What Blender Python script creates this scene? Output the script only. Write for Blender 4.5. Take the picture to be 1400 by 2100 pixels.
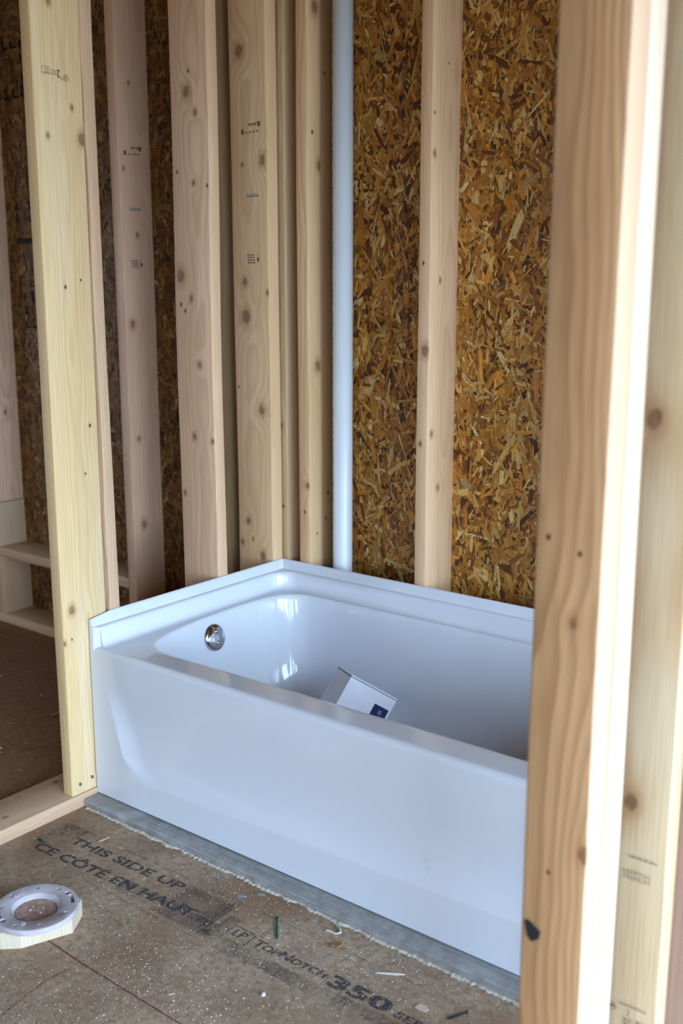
import bpy, bmesh, math, random
import numpy as np
from mathutils import Vector, Matrix
random.seed(7)
RNG = np.random.default_rng(7)
for o in list(bpy.data.objects): bpy.data.objects.remove(o)
scene = bpy.context.scene
COL = scene.collection

# ------------------------------------------------------------------ camera
F_PX, YAW, PIT = 2166.2, 0.6600, 0.2075
CAM = Vector((2.1208, -1.6659, 1.3404))
fw = Vector((-math.sin(YAW)*math.cos(PIT), math.cos(YAW)*math.cos(PIT), -math.sin(PIT)))
rt = Vector((math.cos(YAW), math.sin(YAW), 0)); up = rt.cross(fw)
cd = bpy.data.cameras.new('camera'); cam = bpy.data.objects.new('camera', cd); COL.objects.link(cam)
cam.matrix_world = Matrix.Translation(CAM) @ Matrix((rt, up, -fw)).transposed().to_4x4()
cd.sensor_fit = 'VERTICAL'; cd.sensor_height = 36; cd.sensor_width = 24
cd.lens = F_PX/2100*36; cd.clip_start = 0.02
cd.dof.use_dof = True; cd.dof.focus_distance = 2.62; cd.dof.aperture_fstop = 3.4
scene.camera = cam

# ------------------------------------------------------------------ sky, exposure
w = bpy.data.worlds.new('sky'); scene.world = w; w.use_nodes = True
bg = w.node_tree.nodes['Background']; bg.inputs[0].default_value = (0.54, 0.755, 1.0, 1); bg.inputs[1].default_value = 11.8
scene.view_settings.view_transform = 'Standard'; scene.view_settings.look = 'None'
scene.view_settings.exposure = 0.85; scene.view_settings.gamma = 1.0
scene.view_settings.use_curve_mapping = False
def portal(loc, rot, sx, sy):
    l = bpy.data.lights.new('opening_portal', 'AREA'); l.shape = 'RECTANGLE'; l.size = sx; l.size_y = sy
    l.cycles.is_portal = True
    o = bpy.data.objects.new('opening_portal', l); COL.objects.link(o); o.location = loc; o.rotation_euler = rot
# openings of the shell: right side (facing -x) and behind the camera (facing +y)
RW = dict(x=4.0, y0=-3.4, y1=0.7, z0=0.05, z1=2.1)
FW = dict(y=-4.2, x0=2.95, x1=3.7, z0=0.05, z1=2.1)
LEFT_FILL = dict(x=-3.0, y0=-2.2, y1=-1.5, z0=0.9, z1=1.9)  # unseen opening added to brighten the left room floor
portal((RW['x']-0.02, (RW['y0']+RW['y1'])/2, (RW['z0']+RW['z1'])/2), (0, math.radians(90), 0), RW['z1']-RW['z0'], RW['y1']-RW['y0'])
portal((LEFT_FILL['x']+0.02, (LEFT_FILL['y0']+LEFT_FILL['y1'])/2, (LEFT_FILL['z0']+LEFT_FILL['z1'])/2), (0, math.radians(-90), 0), LEFT_FILL['z1']-LEFT_FILL['z0'], LEFT_FILL['y1']-LEFT_FILL['y0'])
portal(((FW['x0']+FW['x1'])/2, FW['y']+0.02, (FW['z0']+FW['z1'])/2), (math.radians(90), 0, 0), FW['x1']-FW['x0'], FW['z1']-FW['z0'])

# ------------------------------------------------------------------ helpers
def lin(r, g, b):
    f = lambda c: (c/255/12.92) if c/255 <= .04045 else ((c/255+.055)/1.055)**2.4
    return (f(r), f(g), f(b), 1)
def wloc(o):
    v = Vector(o.location)
    while o.parent: o = o.parent; v += Vector(o.location)
    return v
def put(o, parent=None, loc=(0, 0, 0)):
    COL.objects.link(o)
    if parent is not None:
        o.parent = parent; o.location = Vector(loc) - wloc(parent)
    else: o.location = loc
    return o
def tag(o, label=None, cat=None, group=None, kind=None):
    if label: o['label'] = label
    if cat: o['category'] = cat
    if group: o['group'] = group
    if kind: o['kind'] = kind
    return o
def empty(name, loc, label=None, cat=None, group=None, kind=None):
    o = bpy.data.objects.new(name, None); o.empty_display_size = .05
    put(o, None, loc); return tag(o, label, cat, group, kind)
def mesh_obj(name, verts, faces, mat, parent=None, loc=(0, 0, 0), smooth=False):
    m = bpy.data.meshes.new(name); m.from_pydata([tuple(v) for v in verts], [], [tuple(f) for f in faces]); m.update()
    if smooth: m.polygons.foreach_set('use_smooth', [True]*len(m.polygons))
    if mat: m.materials.append(mat)
    return put(bpy.data.objects.new(name, m), parent, loc)
def bm_obj(name, bm, mat, parent=None, loc=(0, 0, 0), smooth=False):
    m = bpy.data.meshes.new(name); bm.normal_update(); bm.to_mesh(m); bm.free()
    if smooth: m.polygons.foreach_set('use_smooth', [True]*len(m.polygons))
    if mat: m.materials.append(mat)
    return put(bpy.data.objects.new(name, m), parent, loc)
def sharp(o, deg=35):
    m = o.data
    m.polygons.foreach_set('use_smooth', [True]*len(m.polygons))
    m.set_sharp_from_angle(angle=math.radians(deg)); return o
def box_bm(x0, x1, y0, y1, z0, z1, bevel=0):
    bm = bmesh.new()
    bmesh.ops.create_cube(bm, size=1)
    for v in bm.verts:
        v.co = Vector(((x0+x1)/2+v.co.x*(x1-x0), (y0+y1)/2+v.co.y*(y1-y0), (z0+z1)/2+v.co.z*(z1-z0)))
    if bevel: bmesh.ops.bevel(bm, geom=bm.edges[:], offset=bevel, segments=2, affect='EDGES', profile=.5)
    return bm

# ------------------------------------------------------------------ node expressions
class NT:
    def __init__(s, name):
        s.m = bpy.data.materials.new(name); s.m.use_nodes = True
        s.t = s.m.node_tree; s.n = s.t.nodes; s.bsdf = s.n['Principled BSDF']
    def link(s, a, b):
        if isinstance(a, E_): a = a.s
        if hasattr(a, 'links'): s.t.links.new(a, b)
        else: b.default_value = a
    def math(s, op, *a):
        nd = s.n.new('ShaderNodeMath'); nd.operation = op
        for i, v in enumerate(a): s.link(v, nd.inputs[i])
        return E_(s, nd.outputs[0])
    def coord(s, kind='Object'):
        nd = s.n.new('ShaderNodeTexCoord'); return nd.outputs[kind]
    def sep(s, v):
        nd = s.n.new('ShaderNodeSeparateXYZ'); s.link(v, nd.inputs[0]); return [E_(s, o) for o in nd.outputs]
    def comb(s, x, y, z):
        nd = s.n.new('ShaderNodeCombineXYZ')
        for i, v in enumerate((x, y, z)): s.link(v, nd.inputs[i])
        return nd.outputs[0]
    def noise(s, vec, scale=1., detail=2., rough=.5, dist=0.):
        nd = s.n.new('ShaderNodeTexNoise'); s.link(vec, nd.inputs['Vector'])
        nd.inputs['Scale'].default_value = scale; nd.inputs['Detail'].default_value = detail
        nd.inputs['Roughness'].default_value = rough; nd.inputs['Distortion'].default_value = dist
        return E_(s, nd.outputs['Fac'])
    def mapr(s, v, a, b, c=0., d=1., smooth=True):
        nd = s.n.new('ShaderNodeMapRange'); nd.interpolation_type = 'SMOOTHSTEP' if smooth else 'LINEAR'
        for i, q in enumerate((v, a, b, c, d)): s.link(q, nd.inputs[i])
        return E_(s, nd.outputs[0])
    def mix(s, f, a, b, blend='MIX'):
        nd = s.n.new('ShaderNodeMix'); nd.data_type = 'RGBA'; nd.blend_type = blend
        s.link(f, nd.inputs[0]); s.link(a, nd.inputs[6]); s.link(b, nd.inputs[7]); return nd.outputs[2]
    def bump(s, h, strength=.3, dist=.001):
        nd = s.n.new('ShaderNodeBump'); s.link(h, nd.inputs['Height'])
        nd.inputs['Strength'].default_value = strength; nd.inputs['Distance'].default_value = dist
        s.t.links.new(nd.outputs[0], s.bsdf.inputs['Normal'])
    def done(s, col=None, rough=.6, **kw):
        if col is not None: s.link(col, s.bsdf.inputs['Base Color'])
        s.link(rough, s.bsdf.inputs['Roughness'])
        for k, v in kw.items(): s.link(v, s.bsdf.inputs[k.replace('_', ' ')])
        return s.m
class E_:
    def __init__(s, t, sock): s.t = t; s.s = sock
    def __add__(s, o): return s.t.math('ADD', s, o)
    def __radd__(s, o): return s.t.math('ADD', o, s)
    def __sub__(s, o): return s.t.math('SUBTRACT', s, o)
    def __rsub__(s, o): return s.t.math('SUBTRACT', o, s)
    def __mul__(s, o): return s.t.math('MULTIPLY', s, o)
    def __rmul__(s, o): return s.t.math('MULTIPLY', o, s)
    def __truediv__(s, o): return s.t.math('DIVIDE', s, o)
    def __pow__(s, o): return s.t.math('POWER', s, o)
def plain(name, col, rough=.5, **kw):
    return NT(name).done(col, rough, **kw)

def wood(name, base=(214, 184, 148), late=(184, 140, 98), knots=(), axis=1, pith=(.05, .13), spacing=.0055,
         seed=0., contrast=.55, gloss=.55, streak=None, pure=(60, 34, 18), warp=.05, spread=.10, lit_side=None):
    """Softwood board: rings about a pith that runs along local z, bent round the knots (u, z, r) seen along local axis."""
    t = NT(name); x, y, z = t.sep(t.coord('Object'))
    nv = t.comb(x*3.+seed, y*3., z*.9)
    n1 = t.noise(nv, 1.6, 2) - .5
    n2 = t.noise(t.comb(x*9., y*9.+seed, z*3.), 1., 2) - .5
    nx_, ny_, nz_ = t.sep(t.coord('Normal')); fmask = [t.mapr(t.math('ABSOLUTE', q), .45, .7) for q in (ny_, nx_)]
    px = x - pith[0] + n1*warp; py = y - pith[1] + n2*(warp*.3)
    r = t.math('SQRT', px*px + py*py)
    kmask = None; khalo = None
    nk = t.noise(t.comb(x*60., y*60., z*60.+seed), 1., 2) - .5
    for kn in knots:
        ku, kz, kr = kn[:3]; ax = kn[3] if len(kn) > 3 else axis
        u = (x, y)[ax]; du = u - ku; dz = (z - kz)*.72
        d2 = (du*du + dz*dz)*(1./(kr*kr))
        if kr > .0045:
            bend = t.math('EXPONENT', d2*(-spread))*fmask[ax]
            r = r + bend*(kr*.9)
        d = t.math('SQRT', d2) + nk*.7
        m = t.mapr(d, .7, 1.15, 1., 0.)*(1. if kr < .0045 else .62)*fmask[ax]
        h = t.mapr(d, .9, 2.6, 1., 0.)*(.18 if kr < .0045 else .42)*fmask[ax]
        kmask = m if kmask is None else t.math('MAXIMUM', kmask, m)
        khalo = h if khalo is None else t.math('MAXIMUM', khalo, h)
    ph = t.math('FRACT', r*(1./spacing))
    ring = t.math('MULTIPLY', t.mapr(ph, .25, .9, 0., 1.), t.mapr(ph, .9, 1., 1., 0.))
    fib = t.noise(t.comb(x*420., y*420., z*9.+seed), 1., 2)
    tone = t.noise(t.comb(x*8., y*8., z*1.1+seed*3.), 1.3, 2)
    c = t.mix(ring*contrast, lin(*base), lin(*late))
    c = t.mix(t.mapr(tone, .35, .75, 0., .5), c, lin(*[int(q*k) for q, k in zip(late, (1.03, 1.06, 1.05))]))
    if streak: c = t.mix(t.mapr(t.noise(t.comb(x*22., y*22., z*.8+seed*5.), 1., 1), .5, .72, 0., .6), c, lin(*streak))
    c = t.mix(t.mapr(fib, .3, .75, 0., .28), c, lin(*[int(q*.78) for q in late]))
    if lit_side: c = t.mix(fmask[1]*.8, c, lin(*lit_side))  # x-facing sides tinted paler, painting their bright daylight into the wood colour
    if kmask is not None:
        c = t.mix(khalo, c, lin(150, 98, 58))
        kc = t.mix(t.mapr(nk, -.2, .25), lin(*pure), lin(118, 76, 46))
        c = t.mix(kmask, c, kc)
    t.bump(fib*.4 + ring*.6, .25, .0006)
    return t.done(c, t.mapr(tone, .2, .8, gloss, gloss+.12))

# ------------------------------------------------------------------ boards (eased edges, slight bow)
def board(name, x0, x1, y0, y1, z0, z1, mat, parent, label=None, along='z', wav=.0012, r=.003, segs=22, wane=None):
    """Piece of sawn timber; the mesh runs along its own z and is turned to lie along x or y where asked."""
    dim = {'x': x1-x0, 'y': y1-y0, 'z': z1-z0}
    if along == 'z': a, b, L = dim['x'], dim['y'], dim['z']; rot = (0, 0, 0); base = ((x0+x1)/2, (y0+y1)/2, z0)
    elif along == 'y': a, b, L = dim['x'], dim['z'], dim['y']; rot = (math.radians(-90), 0, 0); base = ((x0+x1)/2, y0, (z0+z1)/2)
    else: a, b, L = dim['z'], dim['y'], dim['x']; rot = (0, math.radians(90), 0); base = (x0, (y0+y1)/2, (z0+z1)/2)
    sec = []
    for cx, cy, a0 in ((a/2-r, b/2-r, 0), (-a/2+r, b/2-r, 90), (-a/2+r, -b/2+r, 180), (a/2-r, -b/2+r, 270)):
        for k in range(3):
            q = math.radians(a0+45*k); sec.append((cx+r*math.cos(q), cy+r*math.sin(q)))
    n = len(sec); V = []; Fc = []
    ph = [random.uniform(0, 6.28) for _ in range(8)]
    for i in range(segs+1):
        s = i/segs; z = L*s
        wx = wav*(math.sin(2.1*z+ph[0])+.5*math.sin(5.3*z+ph[1])); wy = wav*(math.sin(1.7*z+ph[2])+.5*math.sin(6.1*z+ph[3]))
        for (px, py) in sec:
            ex = ey = 0
            if wane:
                for (sx, sy, zc, zw, dd) in wane:
                    if px*sx > 0 and py*sy > 0:
                        g = dd*math.exp(-((z-zc)/zw)**2); ex -= sx*g*.3; ey -= sy*g
            V.append((px+wx+ex, py+wy+ey, z))
    for i in range(segs):
        for k in range(n):
            Fc.append((i*n+k, i*n+(k+1) % n, (i+1)*n+(k+1) % n, (i+1)*n+k))
    Fc.append(tuple(range(n))[::-1]); Fc.append(tuple(segs*n+k for k in range(n)))
    o = mesh_obj(name, V, Fc, mat, parent, base); o.rotation_euler = rot
    sharp(o, 50)
    if label: o['label'] = label
    return o
def K(lst, cu, z0): return [(round(k[0]-cu, 4), k[1]-z0)+tuple(k[2:]) for k in lst]

# ------------------------------------------------------------------ shared materials
PINE = [wood('pine_%d' % i, base=b, late=l, seed=i*3.7, pith=p, spacing=s, contrast=c) for i, (b, l, p, s, c) in enumerate([
    ((216, 186, 154), (186, 142, 104), (.06, .12), .006, .5), ((206, 176, 146), (176, 134, 100), (-.05, .1), .0045, .45),
    ((222, 196, 158), (196, 156, 110), (.1, .05), .007, .5), ((200, 168, 136), (168, 126, 92), (.02, -.12), .005, .5)])]

def osb_base():
    t = NT('osb_core'); v = t.coord('Object'); x, y, z = t.sep(v)
    n = t.noise(t.comb(x*40., y*40., z*16.), 1., 4, .6)
    return t.done(t.mix(t.mapr(n, .35, .7), lin(58, 34, 14), lin(112, 74, 34)), .75)
OSB_CORE = osb_base()
def osb_strand():
    t = NT('osb_strand')
    at = t.n.new('ShaderNodeVertexColor'); at.layer_name = 'tone'
    uv = t.n.new('ShaderNodeUVMap'); uv.uv_map = 'UVMap'
    u, v, _ = t.sep(uv.outputs[0])
    f = t.noise(t.comb(u*12., v*520., v*7.), 1., 3, .6)
    g = t.noise(t.comb(u*60., v*60., 0.), 1., 2, .5)
    c = t.mix(t.mapr(f, .3, .7, .55, 0.), at.outputs[0], lin(70, 40, 14))
    c = t.mix(t.mapr(g, .55, .8, 0., .35), c, lin(84, 50, 20))
    t.bump(f, .35, .0008)
    return t.done(c, .5)
OSB_STRAND = osb_strand()
def strands(name, parent, x0, x1, z0, z1, y, n, dark=1.0, vert=.55, big=1.0):
    """Pressed wood strands lying on the board face (plane y = const, facing -y): small slivers over long flakes."""
    cx = RNG.uniform(x0, x1, n); cz = RNG.uniform(z0, z1, n)
    layer = np.sort(RNG.uniform(0, 1, n))
    L = RNG.lognormal(math.log(.036), .55, n)*big; L = np.clip(L, .012, .13)
    Wd = np.clip(RNG.lognormal(math.log(.0072), .55, n)*big, .0018, .026); Wd = np.minimum(Wd, L*.45)
    th = np.where(RNG.random(n) < vert, RNG.normal(math.pi/2, .45, n), RNG.uniform(0, math.pi, n))
    dep = .0003 + .0022*layer
    tl = RNG.normal(0, .018, n); tw = RNG.normal(0, .05, n)
    base = np.array([[204, 140, 58], [184, 118, 44], [224, 174, 98], [140, 80, 26], [238, 198, 132], [92, 46, 12], [190, 120, 50]])
    pick = RNG.choice(7, n, p=[.27, .24, .16, .14, .07, .06, .06])
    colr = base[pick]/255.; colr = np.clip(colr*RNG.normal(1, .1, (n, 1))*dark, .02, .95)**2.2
    # outline of one flake: six points, ragged ends
    pu = np.array([-.5, -.36, .38, .5, .33, -.42]); pv = np.array([-.12, -.5, -.5, .2, .5, .5])
    U = pu[None]*(1+RNG.normal(0, .12, (n, 6))); Vv = pv[None]*(1+RNG.normal(0, .22, (n, 6)))
    c, s = np.cos(th)[:, None], np.sin(th)[:, None]
    X = U*L[:, None]; Z = Vv*Wd[:, None]
    wx = cx[:, None]+X*c-Z*s; wz = cz[:, None]+X*s+Z*c
    wy = -(dep[:, None] + X*tl[:, None] + Z*tw[:, None])
    wx = np.clip(wx, x0, x1); wz = np.clip(wz, z0, z1)
    P = np.stack([wx, np.minimum(wy, -.0001), wz], -1).reshape(-1, 3)
    me = bpy.data.meshes.new(name)
    me.vertices.add(n*6); me.vertices.foreach_set('co', P.ravel())
    me.loops.add(n*6); me.loops.foreach_set('vertex_index', np.arange(n*6))
    me.polygons.add(n); me.polygons.foreach_set('loop_start', np.arange(n)*6); me.polygons.foreach_set('loop_total', np.full(n, 6))
    me.update(); me.validate()
    ca = me.color_attributes.new('tone', 'FLOAT_COLOR', 'POINT')
    ca.data.foreach_set('color', np.concatenate([np.repeat(colr, 6, 0), np.ones((n*6, 1))], 1).ravel())
    uvl = me.uv_layers.new(name='UVMap'); off = RNG.uniform(0, 9, (n, 2))
    uvl.data.foreach_set('uv', np.stack([X+off[:, :1], Z+off[:, 1:]], -1).reshape(-1, 2).ravel())
    me.materials.append(OSB_STRAND)
    o = put(bpy.data.objects.new(name, me), parent, (0, y, 0)); o['kind'] = 'stuff'
    return o

# ================================================================== THE SETTING
# ---- floor: worn subfloor sheets
def floor_mat():
    t = NT('subfloor'); v = t.coord('Object'); x, y, z = t.sep(v)
    a = t.noise(v, 7., 4, .6); b = t.noise(v, 60., 5, .7); f = t.noise(t.comb(x*30., y*120., 0.), 1., 4, .65)
    sp = t.noise(v, 420., 3, .7); d = t.noise(v, 2.3, 3, .6)
    c = t.mix(t.mapr(a, .3, .72), lin(148, 122, 98), lin(176, 150, 124))
    c = t.mix(t.mapr(b, .42, .68, 0., .75), c, lin(112, 84, 60))
    c = t.mix(t.mapr(f, .5, .75, 0., .5), c, lin(120, 88, 58))
    c = t.mix(t.mapr(d, .5, .68, 0., .7), c, lin(128, 92, 62))
    c = t.mix(t.mapr(sp, .56, .68, 0., .75), c, lin(206, 194, 182))
    rm = t.mapr(x, -.03, -.2)         # the left room has not been dusted over: bare brown board
    c = t.mix(rm*.75, c, t.mix(t.mapr(f, .35, .65), lin(120, 74, 40), lin(156, 106, 66)))
    t.bump(b*.5+sp*.5+f*.4, .8, .0016)
    return t.done(c, .8)
FLOOR_M = floor_mat()
fl = empty('floor', (0.7, -1.5, 0), 'worn dusty brown wooden subfloor sheets with black print', None, None, 'structure')
xs = [-3.0, -.708, 1.73, 4.0]
for i in range(3):
    for (ya, yb) in ((-4.2, -2.96), (-2.96, -1.74), (-1.74, 1.05)):
        g = .0012
        o = bm_obj('subfloor_sheet', box_bm(xs[i]+g, xs[i+1]-g, ya+g, yb-g, -.018, 0, .0008), FLOOR_M, fl)
ground = mesh_obj('ground', [(-40, -40, 0), (40, -40, 0), (40, 40, 0), (-40, 40, 0)], [(0, 1, 2, 3)], plain('ground_soil', lin(120, 112, 98), .9), None, (0, 0, -.6))
tag(ground, 'pale bare ground outside the house', None, None, 'structure')
ug = bm_obj('floor_underlay', box_bm(-3.2, 4.2, -4.4, 1.1, -.3, -.0185), plain('joist_dark', lin(90, 66, 44), .9), fl)

# ---- ceiling and outer walls of the shell (only seen as reflections and shade)
ceil = empty('ceiling', (.7, -1.5, 2.56), 'bare wooden ceiling deck over the framing', None, None, 'structure')
bm_obj('deck', box_bm(-3.2, 4.2, -4.4, 1.1, 2.66, 2.7), OSB_CORE, ceil)
for i in range(12):
    board('joist', -3+i*.61, -3+i*.61+.038, -4.3, .912, 2.46, 2.66, PINE[i % 4], ceil, along='y', segs=4)
def wall_with_hole(name, label, axis, pos, th, a0, a1, h0, h1, hz0, hz1, ztop=2.66):
    wroot = empty(name, (pos if axis == 0 else (a0+a1)/2, pos if axis == 1 else (a0+a1)/2, 0), label, None, None, 'structure')
    rects = [(a0, h0, 0, ztop), (h1, a1, 0, ztop), (h0, h1, 0, hz0), (h0, h1, hz1, ztop)] if h0 is not None else [(a0, a1, 0, ztop)]
    for (p0, p1, z0, z1) in rects:
        if axis == 0: bm = box_bm(pos, pos+th, p0, p1, z0, z1)
        else: bm = box_bm(p0, p1, pos, pos+th, z0, z1)
        bm_obj('sheathing', bm, OSB_CORE if False else SHEATH, wroot)
    return wroot
SHEATH = NT('sheathing'); _v = SHEATH.coord('Object'); _n = SHEATH.noise(_v, 30., 4, .6)
SHEATH = SHEATH.done(SHEATH.mix(SHEATH.mapr(_n, .3, .7), lin(150, 108, 60), lin(190, 150, 98)), .7)
wall_with_hole('wall_far_right', 'sheathed outer wall with a wide window opening', 0, RW['x'], .15, -4.2, .93, RW['y0'], RW['y1'], RW['z0'], RW['z1'])
wall_with_hole('wall_front', 'sheathed outer wall with a window opening', 1, FW['y']-.15, .15, -3.0, 4.15, FW['x0'], FW['x1'], FW['z0'], FW['z1'])
wall_with_hole('wall_far_left', 'sheathed wall closing the left room, small opening added for light', 0, -3.15, .15, -4.2, .93, LEFT_FILL['y0'], LEFT_FILL['y1'], LEFT_FILL['z0'], LEFT_FILL['z1'])

# ---- back wall: studs against sheathing
YB = .772; YO = .912; ZT = 2.46
wb = empty('wall_back', (.0, .84, 0), 'framed outer wall of pine studs against brown strand board', None, None, 'structure')
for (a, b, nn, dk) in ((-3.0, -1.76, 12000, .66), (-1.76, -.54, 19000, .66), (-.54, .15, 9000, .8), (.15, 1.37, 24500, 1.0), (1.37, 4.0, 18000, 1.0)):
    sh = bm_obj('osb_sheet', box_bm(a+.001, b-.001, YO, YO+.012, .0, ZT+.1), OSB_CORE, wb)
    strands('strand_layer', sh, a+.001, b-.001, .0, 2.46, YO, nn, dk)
bm_obj('light_seal', box_bm(-3.0, 4.0, YO+.0125, YO+.016, 0, ZT+.1), plain('light_seal', lin(120, 110, 96), .8), wb)  # unseen sheet added behind the boards to stop light leaking through their joints
board('bottom_plate', -3.0, 4.0, YB, YO, 0, .038, PINE[2], wb, along='x', segs=30)
board('top_plate', -3.0, 4.0, YB, YO, ZT, ZT+.038, PINE[1], wb, along='x', segs=30)
def bstud(x0, x1, mat, label=None, z0=.038, z1=ZT, y0=YB, y1=YO, name='stud', **kw):
    return board(name, x0, x1, y0, y1, z0, z1, mat, wb, label, **kw)
# left room
M = wood('pine_far', (198, 166, 140), (166, 126, 100), K([(-1.5, 1.43, .01)], -1.55, .5), 0, seed=21.)
m_s0 = wood('pine_cut', (226, 184, 154), (190, 144, 114), K([(.85, .86, .008), (.83, 1.5, .006), (.80, .7, .006)], .842, .5), 1, seed=13., pith=(.09, .02))
bstud(-1.575, -1.537, m_s0, 'pale pine stud at the far left edge', z0=.500)
board('blocking', -1.575, -1.537, YB, YO, .318, .497, PINE[1], wb, 'short pine block under the cut stud', segs=6)
m_s2 = wood('pine_s2', (226, 184, 154), (190, 144, 114), K([(.827, 2.007, .0048), (.84, 1.522, .0066), (.805, 1.224, .0101), (.82, .518, .0105), (.791, 1.735, .0049), (.813, .826, .0069)], .842, .038), 1, seed=5., pith=(.12, .03), contrast=.3, gloss=.38)
s2 = bstud(-.747, -.703, m_s2, 'pinkish pine stud standing behind the left partition')
board('blocking', -1.537, -.747, YB, YO, .280, .318, PINE[0], wb, 'flat pine blocking board between studs in the left room', along='x', segs=8)
for (a, b) in ((-1.560, -1.522), (-1.16, -1.122), (-.785, -.747)):
    if a > -.8: continue
    board('cripple_stud', a, b, YB, YO, .038, .280, PINE[0], wb, segs=5)
# behind the left partition, in its shade
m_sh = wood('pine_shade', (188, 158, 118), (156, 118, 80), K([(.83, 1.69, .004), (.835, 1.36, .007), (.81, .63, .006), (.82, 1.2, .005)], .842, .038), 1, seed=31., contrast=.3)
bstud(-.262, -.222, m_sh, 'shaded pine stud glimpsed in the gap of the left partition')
# tub alcove
m_c = wood('pine_corner', (204, 172, 132), (174, 132, 92), K([(.0, .68, .004), (-.005, .93, .006)], -.001, .038), 0, seed=41., contrast=.4)
bstud(-.020, .018, m_c, 'corner stud just behind the tub corner')
m_s5 = wood('pine_s5', (228, 190, 146), (194, 144, 98), K([(.806, 2.115, .0137), (.795, 1.782, .0042), (.825, 1.692, .0099), (.815, 1.117, .0117), (.807, .601, .003)], .804, .038)+K([(.100, .756, .0074, 0), (.086, .672, .0038, 0)], .085, .038), 1, seed=51., contrast=.5)
bstud(.064, .106, m_s5, 'narrow pine stud left of the white pipe', y1=.836)
m_s5b = wood('pine_s5b', (190, 156, 112), (160, 120, 78), K([(.86, 1.95, .004), (.87, .72, .004), (.86, .64, .004)], .875, .038), 1, seed=55., contrast=.4)
bstud(.064, .0985, m_s5b, 'darker pine board packed behind the stud by the pipe', y0=.838)
m_s6 = wood('pine_s6', (234, 194, 154), (202, 150, 110), K([(.786, 1.691, .0064), (.783, 1.793, .0032), (.822, 1.365, .0053), (.792, .948, .0068), (.828, .791, .0069), (.847, 1.923, .0026)], .842, .038)+K([(.518, 1.177, .012, 0), (.507, .921, .005, 0), (.507, 1.41, .004, 0)], .511, .038), 1, seed=61., pith=(.14, .02), contrast=.4)
bstud(.492, .530, m_s6, 'pine stud between two panels of strand board behind the tub')
for x in (.93, 1.34): bstud(x, x+.038, PINE[1])

# ---- left partition (2x6 studs) with the plate running on toward the viewer
wl = empty('wall_left', (-.07, .3, 0), 'open partition of pine studs at the left end of the tub', None, None, 'structure')
def yellow_plate():
    return wood('pine_plate', (208, 172, 140), (178, 138, 104), [(-.04, 1.25, .006), (.02, 1.05, .005)], 0, seed=71., pith=(.0, .25), contrast=.25, spacing=.008)
board('bottom_plate', -.143, 0, -1.3, .772, 0, .038, yellow_plate(), wl, 'flat pine bottom plate dusted with white specks', along='y', segs=30)
board('top_plate', -.143, 0, -1.3, .772, ZT, ZT+.038, PINE[1], wl, along='y', segs=20)
m_l1 = wood('pine_l1', (228, 196, 148), (202, 160, 106), K([(-.021, 1.985, .0056), (.031, 1.762, .0046), (-.042, 1.692, .0045), (.057, 1.693, .0105), (.034, 1.363, .0024), (-.013, 1.347, .0035), (.041, 1.005, .0037), (.019, .885, .003), (-.047, .541, .0087), (-.052, .464, .0025), (-.076, .458, .005)], -.0065, .038), 1, seed=81., pith=(.06, .01), spacing=.006, contrast=.42, streak=(230, 206, 170))
L1 = board('stud', -.0425, -.0045, -.0766, .0634, .038, ZT, m_l1, wl, 'yellow pine stud turned flat beside the tub, with a grade stamp', wav=.0016)
m_l2 = wood('pine_l2', (216, 184, 150), (182, 136, 102), (), 1, seed=91., pith=(.0, .16), spacing=.006, contrast=.6)
board('stud', -.143, 0, .0668, .1035, .038, ZT, m_l2, wl, 'pinkish pine stud edge packed behind the yellow stud', wav=.002, wane=[(1, -1, 1.55, .22, .004), (1, -1, .95, .2, .005), (1, -1, .55, .1, .003), (1, 1, 1.2, .3, .003)])
m_s3 = wood('pine_s3', (232, 192, 156), (198, 148, 112), K([(-.071, 1.919, .004), (-.079, 1.867, .012), (-.048, 1.81, .0066), (-.123, 1.66, .0041), (-.059, 1.628, .0054), (-.008, 1.618, .004), (-.119, 1.379, .0139), (-.079, 1.316, .0069), (-.121, 1.299, .0042), (-.104, 1.282, .0042), (-.053, 1.131, .007), (-.083, .923, .0071), (-.01, .915, .0056), (-.13, .752, .0058)], -.0715, .038), 0, seed=101., pith=(.02, .12), contrast=.45)
S3 = board('stud', -.143, 0, .480, .520, .038, ZT, m_s3, wl, 'knotty pine stud in the middle of the left partition', wav=.0022)
m_s4 = wood('pine_s4', (234, 196, 152), (200, 152, 108), K([(-.102, 2.011, .0141), (-.019, 1.707, .0113), (-.098, 1.699, .0045), (-.095, 1.363, .0088), (-.093, 1.26, .0148), (-.005, 1.332, .0058), (-.037, .983, .0119), (-.1, .629, .0077), (-.127, .557, .0062), (-.081, .573, .0045), (-.039, .525, .0107), (-.129, 1.048, .003)], -.0715, .038), 0, seed=111., pith=(.0, .14), contrast=.45)
S4 = board('stud', -.143, 0, .718, .764, .038, ZT, m_s4, wl, 'wide pine stud with printed marks at the back of the left partition', wav=.001)
board('stud', -.143, 0, -1.3, -1.262, .038, ZT, PINE[0], wl)

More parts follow.
